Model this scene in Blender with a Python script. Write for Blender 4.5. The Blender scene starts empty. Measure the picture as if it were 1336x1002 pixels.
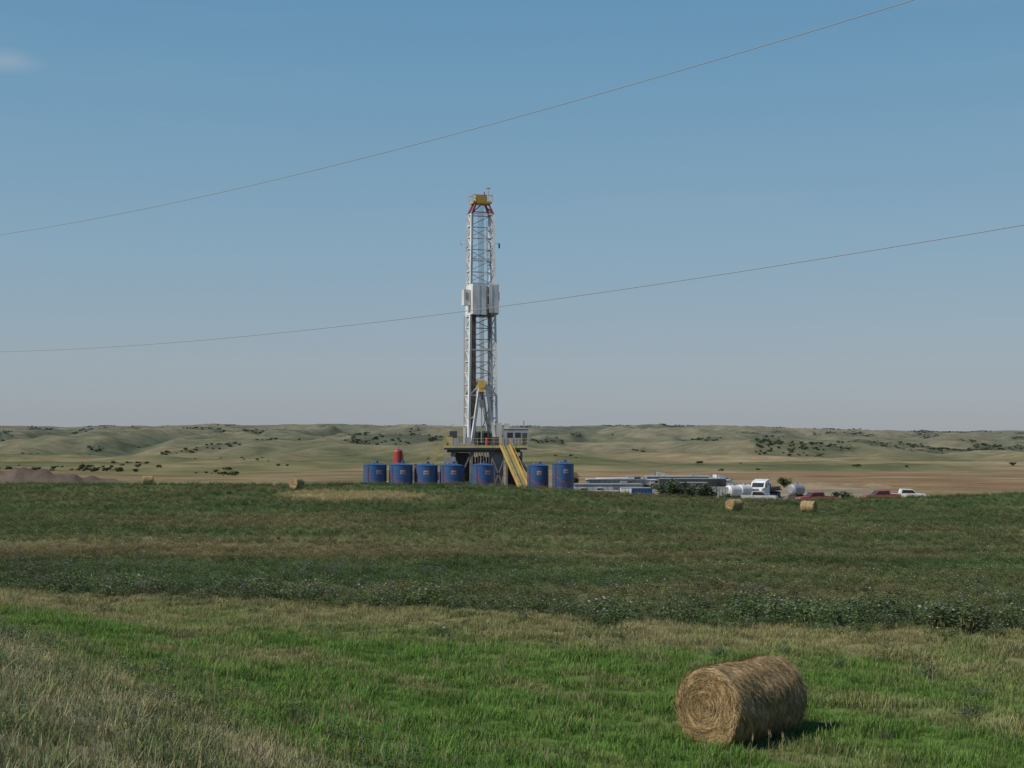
import bpy, math, random
import numpy as np
from mathutils import Vector, Matrix
random.seed(7); rng=np.random.default_rng(7)
scn=bpy.context.scene
scn.view_settings.view_transform='Standard'
scn.view_settings.look='None'
scn.view_settings.exposure=0
R=math.radians
# ------------------------------------------------------------ noise
PERM=np.random.default_rng(3).permutation(4096)
def _h(ix,iy,s): return PERM[(PERM[(ix.astype(np.int64)+s*131)&4095]+iy.astype(np.int64))&4095]
def pn(x,y,s=0):
    x=np.asarray(x,float);y=np.asarray(y,float)
    xi=np.floor(x);yi=np.floor(y);fx=x-xi;fy=y-yi
    u=fx*fx*fx*(fx*(fx*6-15)+10);v=fy*fy*fy*(fy*(fy*6-15)+10)
    def g(dx,dy):
        a=_h(xi+dx,yi+dy,s)*(2*np.pi/4096)
        return np.cos(a)*(fx-dx)+np.sin(a)*(fy-dy)
    a=g(0,0)*(1-u)+g(1,0)*u; b=g(0,1)*(1-u)+g(1,1)*u
    return (a*(1-v)+b*v)*1.5
def fbm(x,y,s=0,o=4):
    r=0;a=1
    for i in range(o):
        r=r+a*pn(x,y,s+i*7);a*=.5;x=x*2.03+3.1;y=y*2.03+1.7
    return r
def ss(x,a,b):
    t=np.clip((x-a)/(b-a),0,1);return t*t*(3-2*t)
# ------------------------------------------------------------ terrain height
XS=[-400,-80,-5,15,30,45,75,110,400]
YT={-60:[-5.6]*9,26:[-5.6]*9,48:[-6.3]*9,
 100:[-7.7,-7.7,-7.7,-7.8,-8.0,-8.0,-7.9,-7.8,-7.8],
 150:[-8.6,-8.6,-8.6,-9.0,-9.5,-9.5,-9.1,-8.8,-8.8],
 172:[-8.2,-8.2,-8.2,-8.9,-9.9,-9.9,-9.1,-8.4,-8.4],
 194:[-7.2,-7.2,-7.1,-8.4,-9.4,-9.4,-8.3,-7.8,-7.8],
 199:[-7.2,-7.2,-7.1,-8.5,-9.4,-9.4,-8.4,-7.9,-7.9],
 215:[-8.4,-8.6,-11.2,-11.2,-11.2,-11.2,-10.4,-9.8,-9.5],
 290:[-11.5,-11.5,-11.2,-11.2,-11.2,-11.2,-11.4,-11.5,-11.5],
 340:[-13.8]*9,400:[-15.2]*9,500:[-16.5]*9,520:[-16.6]*9}
gx=np.arange(-400,401,2.);gy=np.arange(-60,521,2.)
ys=sorted(YT);tab=np.array([np.interp(gx,XS,YT[k]) for k in ys])
G=np.array([np.interp(gy,ys,tab[:,i]) for i in range(len(gx))])
k=np.exp(-.5*(np.arange(-8,9)/2.2)**2);k/=k.sum()
def blur(A,ax):
    P=np.pad(A,[(8,8) if a==ax else (0,0) for a in (0,1)],mode='edge')
    return np.apply_along_axis(lambda r:np.convolve(r,k,'valid'),ax,P)
G=blur(blur(G,1),0)
def near(x,y):
    u=np.clip((x+400)/2,0,len(gx)-1.001);v=np.clip((y+60)/2,0,len(gy)-1.001)
    i=u.astype(int);j=v.astype(int);a=u-i;b=v-j
    return G[i,j]*(1-a)*(1-b)+G[i+1,j]*a*(1-b)+G[i,j+1]*(1-a)*b+G[i+1,j+1]*a*b
def dd(x,y): return (x+1.9)*.832+(y-20)*.555
def ridge(x,y):
    wx=x+110*pn(x/420,y/420,4);wy=y+160*pn(x/380,y/380,5)
    r=fbm(wx/360,wy/900,11,3)
    return np.sqrt(r*r+.006)-.05
def H(x,y):
    x=np.asarray(x,float);y=np.asarray(y,float)
    n=near(x,y)
    d=dd(x,y)
    n=n+np.interp(d,[-40,-14,-9.6,-7,-3,0,2.5,5,8,13],[4.0,3.9,3.75,2.65,1.45,.7,.32,.1,.0,0])
    n=n+.18*fbm(x/9,y/9,5,3)*ss(y,8,24)*(1-ss(y,196,212))
    for cx,cy,a,rx,ry in [(-79,236,2.7,10,6),(-66,232,1.7,9,5),(-92,240,2.4,10,6),(64,312,1.3,10,6),(78,318,1.0,12,6),(-50,238,.8,7,5)]:
        w=np.exp(-((x-cx)/rx)**2-((y-cy)/ry)**2)
        n=n+a*w*(1+.45*fbm(x/3.1,y/3.1,9,3))
    f=np.interp(y,[300,400,500,700,1200,1900,2500,3200,4200,5200,7000,16000],[-13.5,-15.2,-16.5,-18.6,-25,-36,-34,-12,4,21,10,-10])
    f=f+ss(y,420,900)*3.0*fbm(x/160,y/200,2,4)
    hill=ss(y,1600,2500)
    f=f+hill*(52*(.48-1.1*ridge(x,y))+14*fbm(x/1100,y/1300,21,3)+3*fbm(x/140,y/300,27,2))*(1-.8*ss(y,3300,4900))
    f=f+ss(y,900,1400)*(1-ss(y,2600,3200))*9*fbm(x/260,y/420,31,3)
    f=f-ss(x,600,1500)*ss(y,2500,4500)*18
    f=f-ss(x,200,900)*ss(y,1600,2600)*(1-ss(y,3400,4400))*14
    t=ss(y,400,500)
    return n*(1-t)+f*t
def h1(x,y): return float(H(np.array([x]),np.array([y]))[0])
def edge_y(x): return 48.2-.47*x+2.0*pn(x/7,x*0+3,8)+1.5*pn(x/1.9,x*0+9,8)
# ------------------------------------------------------------ ground albedo
def mix(a,b,t): return a*(1-t[...,None])+np.array(b)*t[...,None]
def greenness(x,y):
    d=dd(x,y);e=edge_y(x)-y
    g=ss(e,3,12)*ss(d,-1.8,.8)
    al=(x*.555-y*.832)
    st=fbm(d/1.6,al/22,14,3)
    g=g*(1-.35*ss(x,5,11))
    g=g*(.9+.6*st)+.45*fbm(x/3.5,y/3.5,15,4)*ss(d,-1,1)+.12
    g=g-.45*np.exp(-((d-5.2-.5*pn(al/9,al*0,3))/1.1)**2)*ss(y,27,36)
    return np.clip(g,0,1)
def fieldbrown(x,y):
    b=fbm(x/42,y/10,41,5)
    b=b+.8*np.exp(-((y-92-.12*x)/15)**2)*(1-.6*ss(x,-20,30))
    b=b+.75*np.exp(-((y-60+.4*(x-20))/8)**2)*ss(x,1,12)
    b=b+.3*np.exp(-((y-128)/10)**2)-.5*np.exp(-((y-68+.1*x)/6)**2)*(1-ss(x,-2,10))
    return np.clip(.25+.6*b+.3*fbm(x/3,y/6,47,3),0,1)
def drypatch(x,y): return np.exp(-(((x+20)/9.5)**2+((y-174+.15*x)/6)**2)**2)*np.clip(1.1+.7*fbm(x/4,y/4,37,3),0,1)
def albedo(x,y,z):
    c=np.zeros(x.shape+(3,))+np.array((.19,.175,.085))
    g=greenness(x,y);d=dd(x,y);e=edge_y(x)-y
    c=mix(c,(.085,.145,.034),g)
    c=mix(c,(.21,.205,.115),1-ss(d,-3,.2+0*d))
    c=mix(c,(.25,.23,.2),1-ss(d,-9.2,-8.4))
    fb=fieldbrown(x,y)
    fc=mix(np.zeros(x.shape+(3,))+np.array((.062,.088,.035)),(.145,.127,.06),fb)
    c=c*(1-ss(-e,-.6,.6)[...,None])+fc*ss(-e,-.6,.6)[...,None]
    c=mix(c,(.29,.245,.13),drypatch(x,y))
    far=ss(y,200,208)
    b=np.zeros(x.shape+(3,))+np.array((.205,.155,.088))
    n1=fbm(x/60,y/30,51,4)
    b=mix(b,(.115,.11,.055),np.clip(.3+1.0*n1,0,1)*ss(-x,0,30))
    b=mix(b,(.205,.135,.078),ss(x,5,40)*ss(y,300,330)*(1-ss(y,640,760))*np.clip(.85+.5*n1,0,1))
    b=mix(b,(.25,.205,.125),ss(x,5,40)*ss(y,330,420)*np.clip(1.6*fbm(x/90,y/45,54,3)-.1,0,1))
    pad=ss(x,-48,-40)*(1-ss(x,66,74))*(1-ss(y,292,300))
    b=mix(b,(.25,.21,.15),pad)
    mound=np.exp(-((x+80)/22)**2-((y-236)/12)**2);b=mix(b,(.14,.11,.085),np.clip(mound*1.6,0,1))
    mound=np.exp(-((x-70)/20)**2-((y-314)/11)**2);b=mix(b,(.24,.18,.11),np.clip(mound*1.6,0,1))
    n2=fbm(x/300,y/420,61,5)
    p=mix(np.zeros(x.shape+(3,))+np.array((.20,.165,.092)),(.10,.107,.055),np.clip(.36+1.5*n2,0,1))
    p=mix(p,(.25,.20,.12),ss(x,0,250)*np.clip(.6-.9*n2,0,1))
    p=mix(p,(.115,.12,.06),(1-ss(x,-60,60))*np.clip(.45+1.6*fbm(x/110,y/260,66,4),0,1))
    b=b*(1-ss(y,640,800)[...,None])+p*ss(y,640,800)[...,None]
    c=c*(1-far[...,None])+b*far[...,None]
    hl=ss(y,1500,2200)
    hc=mix(np.zeros(x.shape+(3,))+np.array((.175,.152,.09)),(.095,.105,.056),np.clip(.45+1.3*fbm(x/220,y/520,71,4),0,1))
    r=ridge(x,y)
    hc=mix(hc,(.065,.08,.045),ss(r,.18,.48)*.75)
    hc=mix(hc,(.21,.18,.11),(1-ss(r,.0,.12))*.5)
    hc=mix(hc,(.04,.055,.033),bushmask(x,y)*.85)
    painted_haze=(1-np.exp(-np.clip(y-1200,0,None)/7500))
    hc=hc*(1-painted_haze[...,None])+np.array((.175,.18,.17))*painted_haze[...,None]  # distance haze painted into the hill base colour, stronger with world Y
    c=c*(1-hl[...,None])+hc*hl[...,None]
    c=c*(1+.16*fbm(x/2.2,y/2.2,81,3)[...,None]*(y<400)[...,None])
    return np.clip(c,.01,.8)
def bushmask(x,y):
    r=ridge(x,y)
    return np.clip(ss(r,.4,.6)*.8*ss(fbm(x/200,y/350,79,3),-.3,.1)+ss(fbm(x/170,y/420,77,5),.34,.52)*.9,0,1)*ss(y,1500,2100)
# ------------------------------------------------------------ materials
def nt(name):
    m=bpy.data.materials.new(name);m.use_nodes=True
    n=m.node_tree;b=n.nodes['Principled BSDF'];return m,n,b
def N(n,t,**kw):
    o=n.nodes.new(t)
    for k_,v in kw.items():setattr(o,k_,v)
    return o
MC={}
def paint(name,col,rough=.5,var=.25,metal=0,scale=.9):
    if name in MC:return MC[name]
    m,n,b=nt(name)
    tc=N(n,'ShaderNodeTexCoord');no=N(n,'ShaderNodeTexNoise');no.inputs['Scale'].default_value=scale;no.inputs['Detail'].default_value=6
    mp=N(n,'ShaderNodeMapping');mp.inputs['Scale'].default_value=(1,1,.35)
    n.links.new(tc.outputs['Object'],mp.inputs[0]);n.links.new(mp.outputs[0],no.inputs['Vector'])
    cr=N(n,'ShaderNodeValToRGB');e=cr.color_ramp.elements
    e[0].position=.3;e[1].position=.65
    dirt=[c*(1-var)+.12*var*k_ for c,k_ in zip(col,(1,.8,.6))]
    e[0].color=(*dirt,1);e[1].color=(*col,1)
    n.links.new(no.outputs['Fac'],cr.inputs[0]);n.links.new(cr.outputs[0],b.inputs['Base Color'])
    b.inputs['Roughness'].default_value=rough;b.inputs['Metallic'].default_value=metal
    MC[name]=m;return m
white=paint('white_paint',(.70,.69,.66),.55,.4)
offw=paint('offwhite_paint',(.44,.43,.40),.5,.35)
yel=paint('yellow_paint',(.55,.33,.05),.5,.35)
palyel=paint('pale_yellow_paint',(.46,.38,.15),.55,.35)
redm=paint('red_paint',(.33,.03,.03),.5,.3)
maroon=paint('maroon_paint',(.22,.035,.05),.5,.3)
blue=paint('blue_paint',(.012,.072,.20),.55,.35)
grey=paint('grey_steel',(.15,.15,.15),.5,.4)
lgrey=paint('light_grey_steel',(.28,.29,.30),.5,.35)
dark=paint('dark_steel',(.045,.042,.04),.6,.2)
brown=paint('rusty_pipe',(.15,.095,.07),.6,.3)
glass=paint('dark_glass',(.02,.025,.03),.1,.1)
rubber=paint('rubber',(.02,.02,.02),.85,.1)
chrome=paint('aluminium',(.5,.5,.52),.3,.1,1)
wood=paint('weathered_wood',(.16,.12,.085),.9,.4,0,4)
# ------------------------------------------------------------ mesh builder
class MB:
    def __init__(s): s.v=[];s.f=[];s.m=[];s.mats=[]
    def mi(s,m):
        if m not in s.mats:s.mats.append(m)
        return s.mats.index(m)
    def add(s,vs,fs,m):
        o=len(s.v);s.v+=[tuple(p) for p in vs];i=s.mi(m)
        for f in fs:s.f.append([a+o for a in f]);s.m.append(i)
    def box(s,c,d,m,rz=0,M=None):
        M=M or Matrix.Rotation(rz,3,'Z')
        vs=[Vector(c)+M@Vector((x*d[0]/2,y*d[1]/2,z*d[2]/2)) for x in(-1,1) for y in(-1,1) for z in(-1,1)]
        s.add(vs,[(0,1,3,2),(4,6,7,5),(0,4,5,1),(2,3,7,6),(0,2,6,4),(1,5,7,3)],m)
    def beam(s,p,q,w,m,h=None):
        p=Vector(p);q=Vector(q);d=q-p;L=d.length
        M=d.to_track_quat('Z','Y').to_matrix()
        s.box((p+q)/2,(w,h or w,L),m,M=M)
    def cyl(s,p,q,r,m,r2=None,n=12,caps=True):
        p=Vector(p);q=Vector(q);r2=r if r2 is None else r2
        M=(q-p).to_track_quat('Z','Y').to_matrix()
        a=[Vector((math.cos(2*math.pi*i/n),math.sin(2*math.pi*i/n),0)) for i in range(n)]
        vs=[p+M@(v*r) for v in a]+[q+M@(v*r2) for v in a]
        fs=[(i,(i+1)%n,n+(i+1)%n,n+i) for i in range(n)]
        if caps:fs+=[tuple(range(n-1,-1,-1)),tuple(range(n,2*n))]
        s.add(vs,fs,m)
    def prism(s,prof,y0,y1,m):
        n=len(prof)
        vs=[(x,y0,z) for x,z in prof]+[(x,y1,z) for x,z in prof]
        s.add(vs,[tuple(range(n)),tuple(range(2*n-1,n-1,-1))]+[(i,n+i,n+(i+1)%n,(i+1)%n) for i in range(n)],m)
    def lathe(s,prof,m,c=(0,0,0),n=40):
        vs=[];fs=[]
        for r,z in prof:
            for i in range(n):
                a=2*math.pi*i/n;vs.append((c[0]+r*math.cos(a),c[1]+r*math.sin(a),c[2]+z))
        for j in range(len(prof)-1):
            for i in range(n):
                fs.append((j*n+i,j*n+(i+1)%n,(j+1)*n+(i+1)%n,(j+1)*n+i))
        s.add(vs,fs,m)
    def cpatch(s,r,a0,a1,zf0,zf1,m,n=10):
        vs=[];fs=[]
        for i in range(n+1):
            t=i/n;a=a0+(a1-a0)*t
            vs+=[(r*math.cos(a),r*math.sin(a),zf0(t)),(r*math.cos(a),r*math.sin(a),zf1(t))]
        for i in range(n):fs.append((2*i,2*i+2,2*i+3,2*i+1))
        s.add(vs,fs,m)
    def obj(s,name,parent=None,loc=(0,0,0),rz=0,smooth=False):
        me=bpy.data.meshes.new(name);me.from_pydata(s.v,[],s.f)
        for m in s.mats:me.materials.append(m)
        me.polygons.foreach_set('material_index',s.m)
        me.update();me.validate()
        if smooth:
            me.shade_smooth()
            try:me.set_sharp_from_angle(angle=R(35))
            except Exception:pass
        o=bpy.data.objects.new(name,me);scn.collection.objects.link(o)
        o.location=loc;o.rotation_euler=(0,0,rz)
        if parent:o.parent=parent
        return o
def empty(name,loc,rz=0):
    e=bpy.data.objects.new(name,None);scn.collection.objects.link(e);e.location=loc;e.rotation_euler=(0,0,rz);e.empty_display_size=.5;return e
# ------------------------------------------------------------ ground sheet
U=np.linspace(-.95,.95,700)
YY=[];t=12.
while t<16500: YY.append(t-40);t*=1.0105
YY=np.array(YY)
yy,uu=np.meshgrid(YY,U,indexing='ij');xx=uu*(yy+40+4)
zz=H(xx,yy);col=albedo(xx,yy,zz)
nr,nc=xx.shape
me=bpy.data.meshes.new('ground')
verts=np.stack([xx,yy,zz],-1).reshape(-1,3)
idx=np.arange(nr*nc).reshape(nr,nc)
q=np.stack([idx[:-1,:-1],idx[:-1,1:],idx[1:,1:],idx[1:,:-1]],-1).reshape(-1,4)
me.vertices.add(len(verts));me.vertices.foreach_set('co',verts.ravel())
me.loops.add(q.size);me.loops.foreach_set('vertex_index',q.ravel())
me.polygons.add(len(q));me.polygons.foreach_set('loop_start',np.arange(0,q.size,4));me.polygons.foreach_set('loop_total',np.full(len(q),4))
me.update();me.validate();me.shade_smooth()
a=me.attributes.new('col','FLOAT_COLOR','POINT')
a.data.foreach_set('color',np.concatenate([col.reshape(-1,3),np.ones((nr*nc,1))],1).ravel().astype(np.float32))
gm,n,b=nt('ground_soil_and_grass')
at=N(n,'ShaderNodeAttribute',attribute_name='col')
tc=N(n,'ShaderNodeTexCoord')
n1=N(n,'ShaderNodeTexNoise');n1.inputs['Scale'].default_value=3.5;n1.inputs['Detail'].default_value=8;n1.inputs['Roughness'].default_value=.7
n2=N(n,'ShaderNodeTexNoise');n2.inputs['Scale'].default_value=.035;n2.inputs['Detail'].default_value=10;n2.inputs['Roughness'].default_value=.65
m1=N(n,'ShaderNodeMapRange');m1.inputs[1].default_value=.3;m1.inputs[2].default_value=.7;m1.inputs[3].default_value=.6;m1.inputs[4].default_value=1.4
m2=N(n,'ShaderNodeMapRange');m2.inputs[1].default_value=.3;m2.inputs[2].default_value=.7;m2.inputs[3].default_value=.65;m2.inputs[4].default_value=1.35
for x_,y_ in((n1,m1),(n2,m2)):
    n.links.new(tc.outputs['Object'],x_.inputs['Vector']);n.links.new(x_.outputs['Fac'],y_.inputs[0])
mm=N(n,'ShaderNodeMath',operation='MULTIPLY');n.links.new(m1.outputs[0],mm.inputs[0]);n.links.new(m2.outputs[0],mm.inputs[1])
vm=N(n,'ShaderNodeVectorMath',operation='SCALE');n.links.new(at.outputs['Color'],vm.inputs[0]);n.links.new(mm.outputs[0],vm.inputs['Scale'])
n.links.new(vm.outputs[0],b.inputs['Base Color'])
b.inputs['Roughness'].default_value=1;b.inputs['Specular IOR Level'].default_value=.0
bp=N(n,'ShaderNodeBump');bp.inputs['Strength'].default_value=.5;bp.inputs['Distance'].default_value=.12
n.links.new(n1.outputs['Fac'],bp.inputs['Height']);n.links.new(bp.outputs[0],b.inputs['Normal'])
me.materials.append(gm)
go=bpy.data.objects.new('ground',me);scn.collection.objects.link(go)
# ------------------------------------------------------------ foliage materials
def leafmat(name,transl=.25):
    m,n,b=nt(name)
    at=N(n,'ShaderNodeAttribute',attribute_name='col');at.attribute_type='INSTANCER'
    ti=N(n,'ShaderNodeAttribute',attribute_name='tint')
    vm=N(n,'ShaderNodeVectorMath',operation='MULTIPLY')
    n.links.new(at.outputs['Vector'],vm.inputs[0]);n.links.new(ti.outputs['Vector'],vm.inputs[1])
    n.links.new(vm.outputs[0],b.inputs['Base Color']);b.inputs['Roughness'].default_value=.8;b.inputs['Specular IOR Level'].default_value=.08
    tr=N(n,'ShaderNodeBsdfTranslucent');n.links.new(vm.outputs[0],tr.inputs['Color'])
    mx=N(n,'ShaderNodeMixShader');mx.inputs[0].default_value=transl
    n.links.new(b.outputs[0],mx.inputs[1]);n.links.new(tr.outputs[0],mx.inputs[2])
    n.links.new(mx.outputs[0],n.nodes['Material Output'].inputs[0]);return m
lm=leafmat('plant_leaf')
def clumpobj(name,v,f,t,mat=None):
    me=bpy.data.meshes.new(name);me.from_pydata(v,[],f)
    a=me.attributes.new('tint','FLOAT_VECTOR','POINT');a.data.foreach_set('vector',np.array(t,np.float32).ravel())
    me.materials.append(mat or lm);me.update()
    return bpy.data.objects.new(name,me)
def blade(v,f,t,x,y,h,w,lean,ang,tint,head=0):
    dx,dy=math.cos(ang),math.sin(ang);px,py=-dy,dx
    ks=(0,.45,.8,1);ws=(1,.85,.5,.06);o=len(v)
    for k_,ww in zip(ks,ws):
        off=lean*k_*k_;z=h*k_*(1-.25*lean/h*k_)
        v.append((x+dx*off+px*w*ww/2,y+dy*off+py*w*ww/2,z));v.append((x+dx*off-px*w*ww/2,y+dy*off-py*w*ww/2,z))
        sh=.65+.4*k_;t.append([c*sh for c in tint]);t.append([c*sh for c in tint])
    for i in range(3):f.append((o+2*i,o+2*i+1,o+2*i+3,o+2*i+2))
    if head:
        o=len(v);cx,cy=x+dx*lean*.9,y+dy*lean*.9
        for (a_,b_,c_) in((0,0,.82),(1,0,.92),(0,0,1.08),(-1,0,.92),(0,1,.92),(0,-1,.92)):
            v.append((cx+a_*head+dx*lean*(c_-.9),cy+b_*head+dy*lean*(c_-.9),h*c_));t.append([1.25,1.15,1.0])
        f.append((o,o+1,o+2,o+3));f.append((o,o+4,o+2,o+5))
def grassclump(name,nb,h0,h1_,w,rad,heads=0):
    v=[];f=[];t=[]
    for i in range(nb):
        r=rad*math.sqrt(random.random());a=random.random()*6.283
        h=random.uniform(h0,h1_);br=random.uniform(.7,1.25)
        hd=random.random()<heads
        if hd:h*=1.5
        blade(v,f,t,r*math.cos(a),r*math.sin(a),h,w*random.uniform(.7,1.3)*(.6 if hd else 1),h*random.uniform(.1,.85)*(.5 if hd else 1),random.random()*6.283,(br*random.uniform(.9,1.15),br,br*random.uniform(.8,1.1)),.010 if hd else 0)
    return clumpobj(name,v,f,t)
def leafyclump(name,nl,h,rad,ls,flower=0):
    v=[];f=[];t=[]
    stems=[(random.random()*6.283,rad*math.sqrt(random.random()),h*random.uniform(.5,1.15)) for _ in range(max(5,nl//10))]
    for a,r,hh in stems:
        o=len(v);bx,by=.35*r*math.cos(a),.35*r*math.sin(a);tx,ty=r*math.cos(a),r*math.sin(a)
        v+=[(bx-.004,by,0),(bx+.004,by,0),(tx,ty,hh)];t+=[[.7,.7,.6]]*3;f.append((o,o+1,o+2))
    for i in range(nl):
        a,r,hh=random.choice(stems);k_=random.uniform(.2,1)
        p=Vector((r*math.cos(a)*(.35+.65*k_),r*math.sin(a)*(.35+.65*k_),hh*k_))+Vector([random.gauss(0,.16*rad) for _ in range(2)]+[random.gauss(0,.04*h)])
        p.z=max(p.z,.02)
        M=Matrix.Rotation(random.random()*6.283,3,'Z')@Matrix.Rotation(random.uniform(-1.2,1.2),3,'X')
        s=ls*random.uniform(.6,1.3);o=len(v)
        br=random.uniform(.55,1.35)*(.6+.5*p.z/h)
        fl=flower and random.random()<flower and k_>.7
        tc_=[2.3*br,1.75*br,3.6*br] if fl else [br*random.uniform(.9,1.1),br,br*random.uniform(.8,1.1)]
        for q_ in((-.5,0),(0,-.3),(.5,0),(0,.3)):
            v.append(p+M@Vector((q_[0]*s,q_[1]*s,0)));t.append(tc_)
        f.append((o,o+1,o+2,o+3))
    return clumpobj(name,[tuple(p) for p in v],f,t)
def scatter(name,x,y,scl,colr,objs,z=None,tilt=.12):
    if z is None:z=H(x,y)
    me=bpy.data.meshes.new(name);pts=np.stack([x,y,z-.01],-1)
    me.vertices.add(len(pts));me.vertices.foreach_set('co',pts.ravel().astype(np.float32))
    me.attributes.new('scl','FLOAT','POINT').data.foreach_set('value',np.asarray(scl,np.float32))
    me.attributes.new('col','FLOAT_VECTOR','POINT').data.foreach_set('vector',np.asarray(colr,np.float32).ravel())
    me.update()
    o=bpy.data.objects.new(name,me);scn.collection.objects.link(o)
    c=bpy.data.collections.new(name+'_parts')
    for q_ in objs:c.objects.link(q_)
    g=bpy.data.node_groups.new(name+'_nodes','GeometryNodeTree')
    g.interface.new_socket('Geometry',in_out='INPUT',socket_type='NodeSocketGeometry')
    g.interface.new_socket('Geometry',in_out='OUTPUT',socket_type='NodeSocketGeometry')
    gi=g.nodes.new('NodeGroupInput');gou=g.nodes.new('NodeGroupOutput')
    ip=g.nodes.new('GeometryNodeInstanceOnPoints');ci=g.nodes.new('GeometryNodeCollectionInfo')
    ci.inputs['Collection'].default_value=c;ci.inputs['Separate Children'].default_value=True;ci.inputs['Reset Children'].default_value=True
    ip.inputs['Pick Instance'].default_value=True
    rv=g.nodes.new('FunctionNodeRandomValue');rv.data_type='FLOAT_VECTOR'
    rv.inputs[0].default_value=(-tilt,-tilt,0);rv.inputs[1].default_value=(tilt,tilt,6.283)
    na=g.nodes.new('GeometryNodeInputNamedAttribute');na.data_type='FLOAT';na.inputs['Name'].default_value='scl'
    L=g.links.new
    L(gi.outputs[0],ip.inputs['Points']);L(ci.outputs[0],ip.inputs['Instance']);L(rv.outputs[0],ip.inputs['Rotation'])
    L(na.outputs['Attribute'],ip.inputs['Scale']);L(ip.outputs[0],gou.inputs[0])
    md=o.modifiers.new('scatter','NODES');md.node_group=g
    return o
def cand(y0,y1,dens,marg=5,lf=.40):
    # random ground positions, wider than the view
    W=lf*y1+marg;n_=int((y1-y0)*2*W*dens)
    x=rng.uniform(-W,W,n_);y=rng.uniform(y0,y1,n_)
    kp=np.abs(x)<lf*y+marg
    return x[kp],y[kp]
def vary(c,a=.2):
    n_=len(c);return c*(1+rng.uniform(-a,a,(n_,1)))*(1+rng.uniform(-a*.35,a*.35,(n_,3)))
def const(n_,c): return np.zeros((n_,3))+np.array(c)
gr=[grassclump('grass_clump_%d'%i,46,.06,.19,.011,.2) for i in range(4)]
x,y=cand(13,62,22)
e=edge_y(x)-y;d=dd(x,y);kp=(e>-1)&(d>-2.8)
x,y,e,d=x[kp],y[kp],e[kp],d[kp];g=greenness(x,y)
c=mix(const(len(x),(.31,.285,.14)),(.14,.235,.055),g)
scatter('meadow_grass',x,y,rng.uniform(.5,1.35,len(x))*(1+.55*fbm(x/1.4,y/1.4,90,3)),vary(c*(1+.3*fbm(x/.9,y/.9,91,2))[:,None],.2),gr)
# dry roadside grass
dg=[grassclump('dry_clump_%d'%i,44,.10,.34,.009,.22,.06) for i in range(4)]
x,y=cand(6,40,24,8)
d=dd(x,y);kp=(d<-.9+1.8*pn(x/1.5,y/1.5,6)+.9*rng.normal(size=len(x)))&(d>-8.2);x,y,d=x[kp],y[kp],d[kp]
gg=np.clip(.55+1.3*fbm(x/1.3,y/1.3,19,4)+.35*ss(d,-2.5,1.5),0,1)
c=mix(const(len(x),(.40,.365,.225)),(.165,.205,.08),gg)
scatter('roadside_dry_grass',x,y,rng.uniform(.35,1.2,len(x))*(1-.35*ss(d,-2,1))*(1+.7*fbm(x/1.1,y/1.1,92,3)),vary(c,.24),dg)
# weedy green leaves mixed in the roadside
lw=[leafyclump('roadside_leaf_%d'%i,90,.34,.2,.032,.03) for i in range(3)]
x,y=cand(8,38,5,8);d=dd(x,y);kp=(d<1.5)&(d>-8)&(fbm(x/1.2,y/1.2,95,3)>.05);x,y=x[kp],y[kp]
scatter('roadside_weeds',x,y,rng.uniform(.4,1.4,len(x)),vary(const(len(x),(.135,.165,.085)),.25),lw)
st=[grassclump('stem_clump_%d'%i,8,.2,.42,.007,.22,.4) for i in range(3)]
x,y=cand(14,60,1.6);e=edge_y(x)-y;d=dd(x,y);kp=(e>.5)&(d>-5)&(fbm(x/3,y/3,33,3)>.1-.5*np.exp(-(d/2)**2));x,y=x[kp],y[kp]
scatter('tall_dry_stems',x,y,rng.uniform(.6,1.3,len(x)),vary(const(len(x),(.36,.32,.19)),.2),st)
# alfalfa crop
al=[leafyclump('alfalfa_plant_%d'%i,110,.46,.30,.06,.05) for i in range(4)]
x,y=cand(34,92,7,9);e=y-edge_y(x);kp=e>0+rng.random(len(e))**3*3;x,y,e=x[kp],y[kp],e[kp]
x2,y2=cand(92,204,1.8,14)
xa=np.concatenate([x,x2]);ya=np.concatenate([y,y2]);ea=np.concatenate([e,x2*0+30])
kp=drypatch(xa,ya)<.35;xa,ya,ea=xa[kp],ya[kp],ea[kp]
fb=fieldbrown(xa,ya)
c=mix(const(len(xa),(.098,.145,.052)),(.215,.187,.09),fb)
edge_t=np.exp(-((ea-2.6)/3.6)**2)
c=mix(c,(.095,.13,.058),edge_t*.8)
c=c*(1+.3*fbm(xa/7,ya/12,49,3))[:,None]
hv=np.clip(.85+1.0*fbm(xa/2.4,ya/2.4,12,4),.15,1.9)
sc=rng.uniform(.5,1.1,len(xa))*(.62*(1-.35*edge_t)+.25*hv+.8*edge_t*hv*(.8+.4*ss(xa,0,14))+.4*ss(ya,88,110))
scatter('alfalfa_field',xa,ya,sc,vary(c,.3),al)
fa=[leafyclump('flowering_plant_%d'%i,110,.62,.26,.05,.35) for i in range(3)]
x,y=cand(34,78,1.8,9);e=y-edge_y(x);kp=(e>.4)&(e<18)&(fbm(x/3.5,y/2.5,98,3)>.0);x,y=x[kp],y[kp]
scatter('flowering_alfalfa',x,y,rng.uniform(.6,1.15,len(x)),vary(const(len(x),(.105,.125,.068)),.25),fa)
x,y=rng.uniform(-34,-4,2600),rng.uniform(160,192,2600)
kp=drypatch(x,y)>.25;x,y=x[kp],y[kp]
scatter('dry_patch_grass',x,y,rng.uniform(1.,2.,len(x)),vary(const(len(x),(.42,.36,.19)),.15),dg)
x,y=cand(28,60,1.6,6);e=edge_y(x)-y;kp=(e>-.5)&(e<9)&(fbm(x/3,y/3,35,3)-.05*e>-.02);x,y=x[kp],y[kp]
scatter('field_edge_weeds',x,y,rng.uniform(.3,1.1,len(x))**1.3,vary(const(len(x),(.11,.145,.065)),.25),al)
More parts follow.
